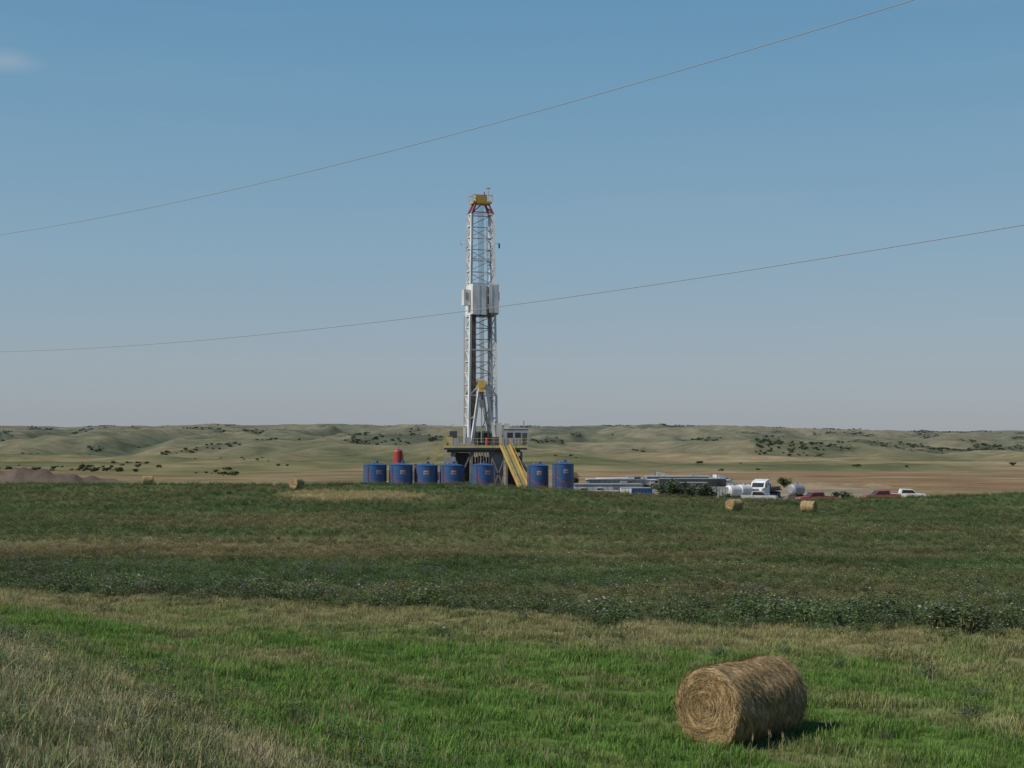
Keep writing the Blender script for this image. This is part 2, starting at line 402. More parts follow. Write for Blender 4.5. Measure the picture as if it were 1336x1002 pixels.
wd=[leafyclump('weed_leafclump_%d'%i,300,.5,.34,.055,.0) for i in range(3)]
for (wx,wy,s) in [(10.0,33.8,1.1),(9.9,30.5,.9),(9.0,28.0,1.1),(5.4,36.6,.8),(13.6,38.,.8),(-11.4,32.,1.3),(-12.6,35.,1.0),(8.2,35.5,.8),(-8.3,26,.7),(11.5,33.5,.6),(7.2,37.5,.8),(3.2,40,.7),(-2,43,.7),(-10.3,31,.9),(7.0,26.5,.5)]:
    o=bpy.data.objects.new('weed_plant',random.choice(wd).data.copy());scn.collection.objects.link(o)
    o.location=(wx,wy,h1(wx,wy)-.02);o.scale=(s,s,s*.8);o.rotation_euler=(0,0,random.random()*6)
wm,n,b=nt('weed_leaf');ti=N(n,'ShaderNodeAttribute',attribute_name='tint')
vm=N(n,'ShaderNodeVectorMath',operation='MULTIPLY');vm.inputs[1].default_value=(.065,.095,.045)
n.links.new(ti.outputs['Vector'],vm.inputs[0]);n.links.new(vm.outputs[0],b.inputs['Base Color']);b.inputs['Roughness'].default_value=.8
for o in bpy.data.objects:
    if o.name.startswith('weed_plant'):o.data.materials[0]=wm
# ------------------------------------------------------------ shrubs
def crown(name,w,h,nl,ls,mat=None,lobes=9):
    v=[];f=[];t=[]
    lb=[(Vector((random.gauss(0,.26)*w,random.gauss(0,.26)*w,random.uniform(.3,.8)*h)),random.uniform(.16,.3)*w) for _ in range(lobes)]
    for L_,r in lb: # limbs
        o=len(v);v+=[(-.05,0,0),(.05,0,0),(0,.06,0),tuple(L_)];t+=[[1.2,.9,.8]]*4;f+=[(o,o+1,o+3),(o+1,o+2,o+3),(o+2,o,o+3)]
    for i in range(nl):
        L_,r=random.choice(lb)
        dr=Vector([random.gauss(0,1) for _ in range(3)]).normalized()
        p=L_+Vector((dr.x*r,dr.y*r,dr.z*r*.8))*random.uniform(.55,1.08)
        if p.z<.05:p.z=random.uniform(.05,.3)
        M=Matrix.Rotation(random.random()*6.283,3,'Z')@Matrix.Rotation(random.uniform(-1.2,1.2),3,'X')
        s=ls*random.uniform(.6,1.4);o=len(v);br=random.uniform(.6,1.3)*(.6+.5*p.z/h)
        for q_ in((-.5,-.3),(.5,-.35),(.4,.35),(-.45,.3)):
            v.append(tuple(p+M@Vector((q_[0]*s,q_[1]*s,0))));t.append([br,br*1.02,br*.95])
        f.append((o,o+1,o+2,o+3))
    return clumpobj(name,v,f,t,mat)
for (sx,sy,w_,h_) in [(23.0,212,3.2,3.6),(25.2,213,3.6,4.3),(27.4,212,3.2,3.9),(29.4,213,3.0,3.2),(24.2,214,3,4.0),(31,214,2.4,2.5),(11.,262,3,4.6),(52,222,2.6,2.1),(-41,230,2.4,1.6),(58,300,3,2.5)]:
    o=crown('shrub',w_,h_,1100,.22,wm);scn.collection.objects.link(o)
    o.location=(sx,sy,h1(sx,sy)-.1)
cr=[crown('tree_crown_%d'%i,6,3.6,420,.75) for i in range(3)]
x=rng.uniform(-2400,2400,150000);y=rng.uniform(1500,5600,150000)
kp=(np.abs(x)<.42*y)&(bushmask(x,y)>rng.uniform(.35,1.3,150000));x,y=x[kp],y[kp]
x2=rng.uniform(-420,420,3000);y2=rng.uniform(480,1500,3000)
kp=(np.abs(x2)<.42*y2)&(fbm(x2/90,y2/160,44,4)>np.where(x2<-40,.5,.72))&(rng.random(3000)<.5);x2,y2=x2[kp],y2[kp]
x3=rng.uniform(400,1050,260);y3=rng.uniform(5000,5250,260)
xL=np.concatenate([rng.normal(-214,14,26),rng.normal(-240,10,14),rng.normal(-150,8,6)]);yL=np.concatenate([rng.normal(740,30,26),rng.normal(820,30,14),rng.normal(700,20,6)])
x=np.concatenate([x,x2,x3,[203.,230,-110,-118],xL]);y=np.concatenate([y,y2,y3,[830.,820,560,575],yL])
painted_haze=1-np.exp(-np.clip(y-600,0,None)/5200)
c=mix(const(len(x),(.08,.10,.05)),(.16,.18,.165),painted_haze)  # far crowns get distance haze painted into their leaf colour
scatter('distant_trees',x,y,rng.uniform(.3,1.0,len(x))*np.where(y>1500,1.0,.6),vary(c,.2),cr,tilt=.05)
# ------------------------------------------------------------ hay bales
bm_,n,b=nt('hay_straw')
at=N(n,'ShaderNodeAttribute',attribute_name='tint')
tc=N(n,'ShaderNodeTexCoord');no=N(n,'ShaderNodeTexNoise');no.inputs['Scale'].default_value=6;no.inputs['Detail'].default_value=9;no.inputs['Roughness'].default_value=.75
cr_=N(n,'ShaderNodeValToRGB');el=cr_.color_ramp.elements
el[0].position=.30;el[0].color=(.165,.115,.06,1);el[1].position=.66;el[1].color=(.43,.305,.165,1)
n.links.new(tc.outputs['Object'],no.inputs['Vector']);n.links.new(no.outputs['Fac'],cr_.inputs[0])
vm=N(n,'ShaderNodeVectorMath',operation='MULTIPLY');n.links.new(cr_.outputs[0],vm.inputs[0]);n.links.new(at.outputs['Vector'],vm.inputs[1])
n.links.new(vm.outputs[0],b.inputs['Base Color']);b.inputs['Roughness'].default_value=.85;b.inputs['Specular IOR Level'].default_value=.1
bp=N(n,'ShaderNodeBump');bp.inputs['Strength'].default_value=.7;bp.inputs['Distance'].default_value=.04;n.links.new(no.outputs['Fac'],bp.inputs['Height']);n.links.new(bp.outputs[0],b.inputs['Normal'])
def bale(x,y,rz,D=1.5,L=2.15,hi=True):
    Rr=D/2;na=128 if hi else 40;nl=70 if hi else 14;v=[];f=[];t=[]
    def rad(a,s):
        r=Rr*(1+.016*math.sin(3*a+1)+.009*math.sin(7*a))+.02*float(pn(np.array(a*2),np.array(s*2.),3))*2
        r+=.008*math.sin(s*2*math.pi/.17+.4*math.sin(a*2))   # wrap ribs
        ed=min(s,L-s);r-=.08*max(0,1-ed/.11)**2
        return r
    def pos(a,r,s):
        z=Rr*.97+r*math.sin(a)
        if z<.05:z=.05*math.exp((z-.05)/.3)*.8
        return (s-L/2,r*math.cos(a),z)
    for j in range(nl+1):
        s=L*j/nl
        for i in range(na):
            a=2*math.pi*i/na;v.append(pos(a,rad(a,s),s));br=1+.2*math.sin(s*2*math.pi/.17)*.6
            t.append([br]*3)
    for j in range(nl):
        for i in range(na):f.append((j*na+i,(j+1)*na+i,(j+1)*na+(i+1)%na,j*na+(i+1)%na))
    nrng=26 if hi else 8
    for end in(0,1):
        base=end*nl*na;prev=[base+i for i in range(na)];s0=end*L;sg=-1 if end==0 else 1
        for k_ in range(1,nrng+1):
            q_=1-k_/nrng;cur=[]
            if k_==nrng:
                v.append((s0-L/2-sg*.03,0,Rr*.97));t.append([.6]*3);ci=len(v)-1
                for i in range(na):
                    tri=(prev[i],prev[(i+1)%na],ci);f.append(tri if end==0 else tri[::-1])
                break
            for i in range(na):
                a=2*math.pi*i/na
                nz=float(pn(np.array(q_*3*math.cos(a)+5),np.array(q_*3*math.sin(a)),8))
                ph=q_*Rr*2*math.pi/.12+a+nz*3.5
                off=.012*math.sin(ph)+.05*nz-.02*(1-q_)
                p=pos(a,(Rr-.05)*q_,s0);v.append((p[0]+sg*off,p[1],p[2]))
                br=.95+.10*math.sin(ph)+.25*nz;t.append([br*1.05,br,br*.95]);cur.append(len(v)-1)
            for i in range(na):
                qd=(prev[i],prev[(i+1)%na],cur[(i+1)%na],cur[i]);f.append(qd if end==0 else qd[::-1])
            prev=cur
    ns=17000 if hi else 500;k0=1 if hi else 3
    for i in range(ns):
        br=random.uniform(.55,1.5);tt=[br*1.02,br,br*random.uniform(.8,1)]
        ln=random.uniform(.05,.18)*k0;wd_=random.uniform(.003,.006)*k0
        if random.random()<.62:
            a=random.random()*6.283;s=random.uniform(.02,L-.02)
            if math.sin(a)<-.93:continue
            r=rad(a,s)+.004
            ds=random.gauss(0,.4)*ln;da=ln/r;lift=random.uniform(0,.03) if random.random()<.85 else random.uniform(.03,.11)
            A=Vector(pos(a,r,s));B=Vector(pos(a+da,r+lift,min(max(s+ds,0),L)));side=Vector((wd_,0,0))
        else:
            sg=random.choice((-1,1));a=random.random()*6.283;q_=math.sqrt(random.random())*.97
            r=(Rr-.02)*q_;da=random.gauss(1,.5)*ln/max(r,.08);s0=0 if sg<0 else L
            off=.012+.03*random.random()
            if random.random()<.12:off+=.06
            A=Vector(pos(a,r,s0))+Vector((sg*.008,0,0));B=Vector(pos(a+da,r*random.uniform(.8,1.15),s0))+Vector((sg*off,0,0))
            side=Vector((0,math.cos(a),math.sin(a)))*wd_
        o=len(v);v+=[tuple(A-side),tuple(A+side),tuple(B+side*.6),tuple(B-side*.6)];t+=[tt]*4;f.append((o,o+1,o+2,o+3))
    o=clumpobj('hay_bale',v,f,t,bm_);o.data.shade_smooth();scn.collection.objects.link(o)
    o.location=(x,y,h1(x,y)-.03);o.rotation_euler=(0,0,rz);return o
bale(4.36,26.8,R(44))
bale(27.1,172,R(35),hi=False,L=1.7);bale(36.4,173,R(150),hi=False,L=1.7)
bale(-28.6,187,R(60),hi=False,L=1.5);bale(-51.7,200,R(20),hi=False,L=1.5)
# ------------------------------------------------------------ drilling rig
PADZ=-11.2
RX,RY=-5.25,235.
rig=empty('drilling_rig',(RX,RY,PADZ),R(0))
def rot(p,a=R(18)): return (p[0]*math.cos(a)-p[1]*math.sin(a),p[0]*math.sin(a)+p[1]*math.cos(a),p[2])
mb=MB()
Z0,Z1=9.4,47.7
def leg(sx,sy,z):
    t_=(z-Z0)/(Z1-Z0);hx=2.45-.55*t_;hy=1.35-.15*t_
    return rot((sx*hx,sy*hy,z))
for sx in(-1,1):
    for sy in(-1,1):mb.beam(leg(sx,sy,Z0),leg(sx,sy,Z1),.38,white)
zs=np.linspace(Z0+8,Z1,17)
for i,z in enumerate(zs):
    for sx in(-1,1):mb.beam(leg(sx,-1,z),leg(sx,1,z),.17,white)
    mb.beam(leg(-1,1,z),leg(1,1,z),.16,white)
    if i%4==0:mb.beam(leg(-1,-1,z),leg(1,-1,z),.18,white)
    if i<len(zs)-1:
        z2=zs[i+1];s=1 if i%2 else -1
        for sx in(-1,1):mb.beam(leg(sx,-s,z),leg(sx,s,z2),.14,white)
        mb.beam(leg(-s,1,z),leg(s,1,z2),.12,white)
        if i%2==0:mb.beam(leg(-1,1,z),leg(1,1,z2),.12,white)
for sy in(-1.02,1.02):
    for sx in(-1,1):
        mb.beam(rot((sx*.45,sy*1.35,Z0+10.4)),rot((sx*2.05,sy*1.6,Z0)),.46,white)
        mb.beam(leg(sx,sy,Z0+8),leg(-sx*.1,sy,Z0+10.6),.22,white)
        mb.beam(leg(sx,sy,Z0+4),rot((sx*1.3,sy*1.5,Z0+4.6)),.18,white)
for z in(Z0+3,Z0+6):
    for sx in(-1,1):
        mb.beam(leg(sx,-1,z),leg(sx,1,z+2),.14,white);mb.beam(leg(sx,-1,z),leg(sx,1,z),.14,white)
mb.obj('mast',rig)
mb=MB()
for i in range(7):
    for j in range(3):
        x_=-2.0+.17*i;mb.cyl(rot((x_,-.5+.4*j,Z0)),rot((x_*.93-.1,-.5+.4*j,33.2)),.06,brown if (i+j)%3 else grey,n=5)
for i in range(5):mb.cyl(rot((1.5+.12*i,.6,Z0)),rot((1.45+.1*i,.6,31)),.05,lgrey,n=5)
mb.obj('racked_drill_pipe',rig)
mb=MB()
for i in range(6):mb.cyl(rot((-.3+.12*i,-.9,19.4)),rot((-.5+.2*i,0,49.6)),.03,dark,n=4)
mb.cyl(rot((1.6,-1.2,9.4)),rot((1.4,-1.1,40)),.09,lgrey,n=6)
mb.obj('drilling_line',rig)
mb=MB();Y_=-1.9
mb.box((.2,Y_,18.9),(1.0,.5,1.9),yel);mb.cyl((.2,Y_-.3,19.2),(.2,Y_+.3,19.2),.7,yel,n=16);mb.cyl((.2,Y_,17.9),(.2,Y_,16.6),.22,dark,n=8)
mb.box((.2,Y_,16.0),(.7,.6,1.3),grey);mb.cyl((.2,Y_,15.4),(.2,Y_,9.5),.1,lgrey,n=6)
mb.cyl(rot((1.2,-.8,15.2)),rot((.3,-.2,12)),.07,dark,n=5)
mb.obj('travelling_block',rig)
mb=MB()
def leg2(sx,sy,z):
    t_=(z-47.7)/1.8;return rot((sx*(1.9-.8*t_),sy*(1.2-.3*t_),z))
for sx in(-1,1):
    for sy in(-1,1):mb.beam(leg2(sx,sy,47.6),leg2(sx,sy,49.5),.3,maroon)
    mb.beam(leg2(sx,-1,48.6),leg2(sx,1,48.6),.18,maroon)
    mb.beam(leg2(sx,-1,47.8),leg2(sx*.1,-1,49.4),.16,maroon)
    mb.beam(leg2(sx,-1,47.7),leg2(sx,1,49.4),.14,maroon)
mb.beam(leg2(-1,-1,48),leg2(1,-1,48),.16,maroon)
mb.obj('mast_top_section',rig)
mb=MB();A=R(18)
mb.box((0,0,49.7),(3.2,2.3,.35),yel,A)
for i in range(5):
    p=rot((-.8+.4*i,0,50.3));q_=rot((-.68+.4*i,0,50.3));mb.cyl(p,q_,.62,yel if i%2 else dark,n=16)
mb.box(rot((-.2,-.7,50.3)),(1.9,.5,.9),yel,A)
mb.box((0,0,50.9),(2.0,.35,.3),yel,A)
for sx in(-1,1):
    for sy in(-1,1):mb.beam(rot((sx*1.7,sy*1.2,49.7)),rot((sx*1.7,sy*1.2,50.9)),.08,yel)
    mb.beam(rot((sx*1.7,-1.2,50.9)),rot((sx*1.7,1.2,50.9)),.08,yel);mb.beam(rot((sx*1.7,-1.2,50.3)),rot((sx*1.7,1.2,50.3)),.06,yel)
for sy in(-1,1):mb.beam(rot((-1.7,sy*1.2,50.9)),rot((1.7,sy*1.2,50.9)),.08,yel)
mb.beam((1.3,0,50.9),(1.3,0,52.3),.12,yel);mb.box((1.3,0,52.2),(.7,.12,.12),grey);mb.cyl((.6,0,51),(.6,0,51.6),.1,redm,n=8)
mb.obj('crown_block',rig)
mb=MB()
for sx,w in((-1,.12),(1,.12)):
    mb.box(rot((sx*2.2,-.9,33.3)),(w,4.2,5.0),white,A)
mb.box(rot((-.95,-2.95,33.25)),(2.4,.1,5.1),white,A)
mb.box(rot((1.35,-2.95,33.4)),(1.6,.1,4.7),white,A)
mb.box(rot((0,1.75,33.3)),(4.4,.1,5.0),offw,A)
mb.box(rot((0,-1.0,32.0)),(4.3,3.8,.15),grey,A)
mb.box(rot((-2.9,-1.2,33.6)),(1.1,1.4,2.6),white,A);mb.box(rot((-2.9,-1.92,33.8)),(.5,.04,1.2),lgrey,A)
mb.box(rot((2.55,-1.2,33.9)),(.4,1.2,1.4),offw,A)
for k_ in range(3):mb.box(rot((-1.1+1.1*k_,-3.02,33.2)),(.07,.05,4.9),offw,A)
mb.beam(rot((2.25,-3.0,36)),rot((2.25,-3.0,36.9)),.08,white)
mb.obj('monkey_board',rig)
mb=MB()
mb.beam((-2,0,42.9),(-3.6,0,43.1),.14,white);mb.beam((-3.5,0,43.3),(-3.2,0,42.6),.1,grey)
mb.beam((2,0,42.6),(3.1,0,43),.06,grey);mb.cyl((3.1,0,42.9),(3.1,0,42.1),.13,dark,n=8)
mb.beam((-2.1,0,26),(-2.8,0,26),.1,white);mb.cyl((-2.75,0,30.8),(-2.75,0,12),.04,brown,n=5)
for s in(-.22,.22):mb.beam(rot((2.25+s,1.75,9.6)),rot((1.75+s,1.55,47)),.06,offw)
for i in range(60):
    z=10+i*.6;t_=(z-9.6)/37.4;xx_=2.25-.5*t_;yy_=1.75-.2*t_;mb.beam(rot((xx_-.22,yy_,z)),rot((xx_+.22,yy_,z)),.05,offw)
mb.obj('mast_fittings',rig)
mb=MB()
mb.box((.9,0,8.75),(13.6,9.5,.7),grey)
mb.box((.9,-4.9,8.9),(13.8,.15,.35),palyel)
for x_ in np.arange(-5.8,7.8,1.35):mb.beam((x_,-4.8,9.1),(x_,-4.8,10.25),.07,palyel)
for z in(9.7,10.25):
    mb.beam((-5.9,-4.8,z),(-3,-4.8,z),.06,palyel);mb.beam((-1.6,-4.8,z),(3.2,-4.8,z),.06,palyel);mb.beam((4.9,-4.8,z),(7.7,-4.8,z),.06,palyel)
    mb.beam((-5.9,-4.8,z),(-5.9,4.7,z),.06,palyel);mb.beam((7.7,-4.8,z),(7.7,4.7,z),.06,palyel)
mb.box((-5.2,-2,9.8),(1.2,1.4,1.4),palyel);mb.box((-3.9,-3,9.7),(1.0,1.2,1.2),lgrey);mb.box((-4.6,1.5,10.3),(1.2,1.8,2.3),dark)
mb.box((-1.9,-3.6,9.8),(.8,.6,1.3),lgrey);mb.box((2.6,-3.8,9.8),(1,.7,1.4),dark);mb.cyl((1.2,-3.8,9.1),(1.2,-3.8,10.4),.3,redm)
mb.box((.3,1.5,10.2),(2.6,2.0,2.1),dark);mb.cyl((-1.0,1.5,10.3),(1.6,1.5,10.3),1.0,brown,n=16)
mb.beam((-5.5,-3.6,9.1),(-5.5,-3.6,12.2),.12,palyel);mb.beam((-5.5,-3.6,12.1),(-4.2,-3.6,12.6),.1,palyel)
mb.obj('rig_floor',rig)
mb=MB()
for sy in(-4.2,4.2):
    mb.box((.6,sy,.45),(15,1.2,.9),dark)
    mb.box((.6,sy,8.2),(12,.6,.5),dark)
    for x_ in(-4.6,-1.4,1.6,4.4,6.8):mb.beam((x_,sy,.9),(x_,sy,8.0),.32,grey)
    for a_,b_ in((-4.6,-1.4),(1.6,4.4)):mb.beam((a_,sy,.9),(b_,sy,8),.24,grey);mb.beam((b_,sy,.9),(a_,sy,8),.24,grey)
    mb.beam((5.2,sy,8.4),(10.8,sy,.8),.42,grey);mb.beam((-3.8,sy,8.4),(-7.6,sy,.8),.36,grey)
mb.box((2.9,-.5,4.6),(1.8,6,7.2),lgrey);mb.box((.2,0,4),(3.0,5,6.2),dark);mb.box((-3,.5,4.4),(2.2,5,6.8),dark)
mb.box((-4.9,-5.4,6.2),(1.9,1.2,2.0),lgrey);mb.box((5.6,1,4),(2.4,5,6.5),dark)
mb.cyl((.2,-3.1,1),(.2,-3.1,7.4),.5,brown,n=14);mb.cyl((.2,-3.1,3),(.2,-3.1,4.2),.8,redm,n=14)
for i in range(7):mb.cyl((-1.2+.45*i,-4.45,.9),(-1.2+.45*i,-4.45,8.3),.07,lgrey if i%2 else brown,n=6)
mb.obj('substructure',rig)
def stairs(name,p,q_,w,mat,par,step=.3):
    p=Vector(p);q_=Vector(q_);d=q_-p;sd=Vector((-d.y,d.x,0)).normalized()*w/2;m=MB()
    for s in(-1,1):
        m.beam(p+sd*s,q_+sd*s,.12,mat,.32)
        for hh in(.55,1.1):m.beam(p+sd*s+Vector((0,0,hh)),q_+sd*s+Vector((0,0,hh)),.07,mat)
        for k_ in np.linspace(0,1,8):m.beam(p+d*k_+sd*s,p+d*k_+sd*s+Vector((0,0,1.1)),.06,mat)
    n_=int(abs(d.z)/step)
    for i in range(n_):
        c=p+d*((i+.5)/n_);m.box(c,(.28,w-.14,.05),grey,math.atan2(d.y,d.x))
    return m.obj(name,par)
stairs('stairway_far',(-5.9,-3.5,9.1),(-12.3,-4.2,.1),1.0,palyel,rig)
mb=MB()   # v-door slide with handrails
P0=Vector((4.1,-5.0,9.1));P1=Vector((7.9,-10.5,.6))
mb.beam(P0,P1,1.5,palyel,.12)
for s in(-.8,.8):
    mb.beam(P0+Vector((s,0,.15)),P1+Vector((s,0,.15)),.14,yel,.4)
    mb.beam(P0+Vector((s,0,1.2)),P1+Vector((s,0,1.2)),.07,palyel)
    for k_ in np.linspace(0,1,9):mb.beam(P0.lerp(P1,k_)+Vector((s,0,0)),P0.lerp(P1,k_)+Vector((s,0,1.2)),.06,palyel)
mb.obj('pipe_slide',rig)
mb=MB()   # doghouse
mb.box((5.9,-2.6,10.5),(4.1,2.6,2.6),lgrey);mb.box((5.9,-2.6,11.85),(4.3,2.8,.12),offw)
mb.box((4.9,-3.92,10.8),(.9,.05,.8),glass);mb.box((6.2,-3.92,10.8),(.9,.05,.8),glass);mb.box((7.3,-3.92,10.2),(.75,.05,1.9),dark)
for i in range(8):mb.box((4.0+.5*i,-3.92,9.7),(.06,.06,.9),grey)
mb.box((4.4,-2.2,12.3),(.9,.9,.8),offw);mb.cyl((7.2,-2.6,11.9),(7.2,-2.6,13.2),.07,grey);mb.box((3.1,-1.6,11.1),(.9,1,3.4),offw)
mb.obj('doghouse',rig)
mt=empty('mud_tank',(-14,246,PADZ));mb=MB()
mb.box((0,0,1.6),(12,3,2.6),lgrey);mb.box((0,0,.15),(12.4,3.2,.3),dark)
for i in range(9):mb.box((-5.4+1.35*i,-1.56,1.6),(.12,.12,2.6),grey)
for i in range(9):mb.beam((-5.8+1.45*i,-1.4,2.9),(-5.8+1.45*i,-1.4,4),.06,palyel)
mb.beam((-5.8,-1.4,4),(5.8,-1.4,4),.06,palyel);mb.box((-3,0,3.7),(2,1.6,1.5),grey);mb.box((2,0,3.6),(2.4,1.6,1.3),dark)
mb.obj('tank_body',mt)
# ------------------------------------------------------------ blue tanks
for (tx,ty,th) in [(-21.6,222,6.1),(-17.5,222,6.1),(-13.6,222.6,6.0),(-9.55,222.6,6.0),(-4.6,222,6.05),(4.05,221,6.0),(7.95,219.5,6.3)]:
    r=1.85 if tx<3 else 1.68;e=empty('blue_storage_tank',(tx,ty,PADZ),R(random.uniform(-12,12)))
    mb=MB();mb.lathe([(r*.98,0),(r,.05),(r,th-.02),(r+.05,th),(r+.05,th+.06),(r*.97,th+.07),(.5,th+.35),(.0,th+.36)],blue,n=48)
    for z in(2.0,4.1):mb.lathe([(r,z-.05),(r+.025,z-.03),(r+.025,z+.03),(r,z+.05)],blue,n=48)
    mb.obj('shell',e,smooth=True)
    mb=MB();c0=-math.pi/2
    rr=r+.012
    mb.cpatch(rr,c0+.05,c0+.5,lambda t_:th-1.4,lambda t_:th-.75,lgrey)
    mb.cpatch(rr+.006,c0+.1,c0+.45,lambda t_:th-1.15,lambda t_:th-.98,redm)
    mb.cpatch(rr+.006,c0+.12,c0+.4,lambda t_:th-1.34,lambda t_:th-1.26,blue)
    mb.cpatch(rr,c0-1.35,c0-.2,lambda t_:th-1.0-1.7*t_,lambda t_:th-.75-1.7*t_,maroon)
    mb.cpatch(rr,c0-.9,c0-.5,lambda t_:th-3.6+2.4*t_,lambda t_:th-3.1+2.4*t_,maroon)
    mb.cpatch(rr,c0-.2,c0+1.2,lambda t_:th-2.7-.5*t_,lambda t_:th-2.5-.5*t_,maroon)
    mb.cpatch(rr,c0+.1,c0+.9,lambda t_:th-3.6+1.2*t_,lambda t_:th-3.35+1.2*t_,maroon)
    mb.obj('markings',e)
    mb=MB()
    for s in(-.22,.22):mb.beam((s-1.25,-r*.82,.1),(s-1.25,-r*.82,th+.5),.05,grey)
    for i in range(int(th/.35)):mb.beam((-1.47,-r*.82,.3+i*.35),(-1.03,-r*.82,.3+i*.35),.035,grey)
    mb.cyl((.3,0,th+.3),(.3,0,th+.65),.25,blue,n=12);mb.cyl((-.5,-.9,th+.1),(-.5,-.9,th+.5),.08,lgrey,n=8)
    mb.obj('ladder_and_hatch',e)
e=empty('red_pressure_vessel',(-19.3,238,PADZ));mb=MB();r=.82
mb.lathe([(r,.9),(r,7.9)]+[(r*math.cos(a_),7.9+.6*math.sin(a_)) for a_ in np.linspace(.15,1.5,8)]+[(0,8.5)],redm,n=28);mb.lathe([(r+.06,2.8),(r+.06,3.0)],redm,n=28)
mb.obj('vessel',e,smooth=True);mb=MB()
for i in range(4):
    a_=i*1.57+.78;mb.beam((.7*math.cos(a_),.7*math.sin(a_),0),(.7*math.cos(a_),.7*math.sin(a_),1.4),.14,dark)
mb.cyl((0,0,8.4),(0,0,9.0),.1,lgrey);mb.cyl((.95,-.3,1),(.95,-.3,7.5),.07,lgrey);mb.obj('legs_and_pipes',e)
# ------------------------------------------------------------ trailers, trucks
def wheel(m,x_,y_,r=.5,w=.3):
    m.cyl((x_,y_-w/2,r),(x_,y_+w/2,r),r,rubber,n=18)
    for s in(-1,1):m.cyl((x_,y_+s*w/2,r),(x_,y_+s*(w/2+.03),r),r*.55,lgrey,n=12)
def office(x_,y_,L,rz,body=offw,h=2.7,roof=white):
    e=empty('office_trailer',(x_,y_,h1(x_,y_)),rz);m=MB()
    m.box((0,0,.65+h/2),(L,3.0,h),body);m.box((0,0,.72+h),(L+.25,3.25,.14),roof);m.box((0,0,.5),(L,.9,.25),dark)
    for i in range(int(L*1.2)):m.box((-L/2+.4+i/1.2,-1.51,.65+h/2),(.05,.03,h-.1),roof)
    m.obj('walls_and_roof',e);m=MB()
    nw=int(L//2.6)
    for i in range(nw):
        wx=-L/2+1.5+i*(L-3)/max(1,nw-1)
        if i==nw//2:
            m.box((wx,-1.54,.7+1.0),(.95,.06,2.0),grey);m.box((wx,-2.1,.55),(1.2,1.1,.08),grey);m.box((wx,-2.5,.27),(1.2,.3,.08),grey)
        else:
            m.box((wx,-1.54,1.9),(.8,.06,.6),glass);m.box((wx,-1.55,1.56),(.95,.08,.07),white);m.box((wx,-1.55,2.24),(.95,.08,.07),white)
    m.box((L/4,0,.95+h),(1.1,.9,.45),lgrey);m.obj('windows_and_door',e);m=MB()
    for s in(-1,1):
        for k_ in(-.5,.5):wheel(m,k_,s*1.1,.38,.22)
    m.beam((-L/2,0,.45),(-L/2-1.4,0,.45),.12,dark);m.obj('wheels_and_hitch',e)
def semi(x_,y_,rz,cab=white,TL=8.3):
    e=empty('semi_truck',(x_,y_,h1(x_,y_)),rz);m=MB()
    m.prism([(-8.3,.75),(-8.3,1.35),(-8.2,1.75),(-6.85,1.95),(-6.35,2.75),(-5.9,3.0),(-4.2,3.3),(-4.0,3.3),(-4.0,.75),(-7.0,.75),(-7.15,1.1),(-7.9,1.1),(-8.0,.75)],-1.2,1.2,cab)
    m.box((-1,0,.85),(8,.9,.3),dark);m.box((-8.42,0,.7),(.2,2.4,.35),chrome);m.box((-8.32,0,1.35),(.06,1.3,.8),dark)
    m.obj('cab',e);m=MB()
    m.add([(-6.83,-1.02,2.0),(-6.83,1.02,2.0),(-6.38,1.02,2.72),(-6.38,-1.02,2.72)],[(0,1,2,3)],glass)
    for s in(-1,1):
        m.box((-5.75,s*1.21,2.3),(.8,.03,.65),glass);m.box((-4.6,s*1.21,2.5),(.4,.03,.4),glass)
        m.box((-8.3,s*.95,1.2),(.12,.3,.25),offw);m.cyl((-3.85,s*1.05,.9),(-3.85,s*1.05,3.7),.08,chrome);m.cyl((-5.6,s*1.05,.75),(-4.3,s*1.05,.75),.32,chrome)
        m.box((-6.7,s*1.45,2.3),(.08,.2,.5),dark)
    m.obj('windows_and_trim',e);m=MB()
    for s in(-1,1):
        wheel(m,-7.5,s*1.05)
        for w_ in(-2.6,-1.3,TL-2.1,TL-.8):wheel(m,w_,s*.95,.5,.5)
    m.obj('wheels',e);m=MB()
    m.box((TL/2-1.5,0,1.3),(TL+3.6,2.5,.22),dark)
    for i in range(9):
        for j in range(2):m.cyl((-3,-1+.25*i,1.55+.25*j),(TL,-1+.25*i,1.55+.25*j),.12,brown,n=8)
    m.box((-3.3,0,2.1),(.1,2.4,1.4),lgrey)
    m.obj('trailer',e)
def pickup(x_,y_,rz,c=white):
    e=empty('pickup_truck',(x_,y_,h1(x_,y_)),rz);m=MB()
    m.prism([(-2.8,.45),(-2.85,.9),(-2.7,1.12),(-1.35,1.22),(-.75,1.85),(1.0,1.88),(1.2,1.25),(2.8,1.25),(2.85,.5),(2.2,.45),(2.1,.8),(1.3,.8),(1.2,.45),(-1.4,.45),(-1.5,.8),(-2.3,.8),(-2.4,.45)],-.98,.98,c)
    m.obj('body',e);m=MB()
    for s in(-1,1):
        m.add([(-1.2,s*.99,1.25),(-.7,s*.99,1.75),(.85,s*.99,1.78),(1.0,s*.99,1.25)],[(0,1,2,3)],glass)
        m.box((-2.83,s*.7,.95),(.06,.35,.18),offw)
    m.add([(-1.37,-.85,1.24),(-1.37,.85,1.24),(-.8,.85,1.83),(-.8,-.85,1.83)],[(0,1,2,3)],glass)
    m.box((-2.9,0,.55),(.12,1.9,.2),chrome);m.box((2.9,0,.55),(.12,1.9,.2),chrome);m.box((2.0,0,1.262),(1.4,1.6,.02),dark);m.obj('windows_and_bumpers',e)
    m=MB()
    for w_ in(-1.9,1.7):
        for s in(-1,1):wheel(m,w_,s*.85,.4,.25)
    m.obj('wheels',e)
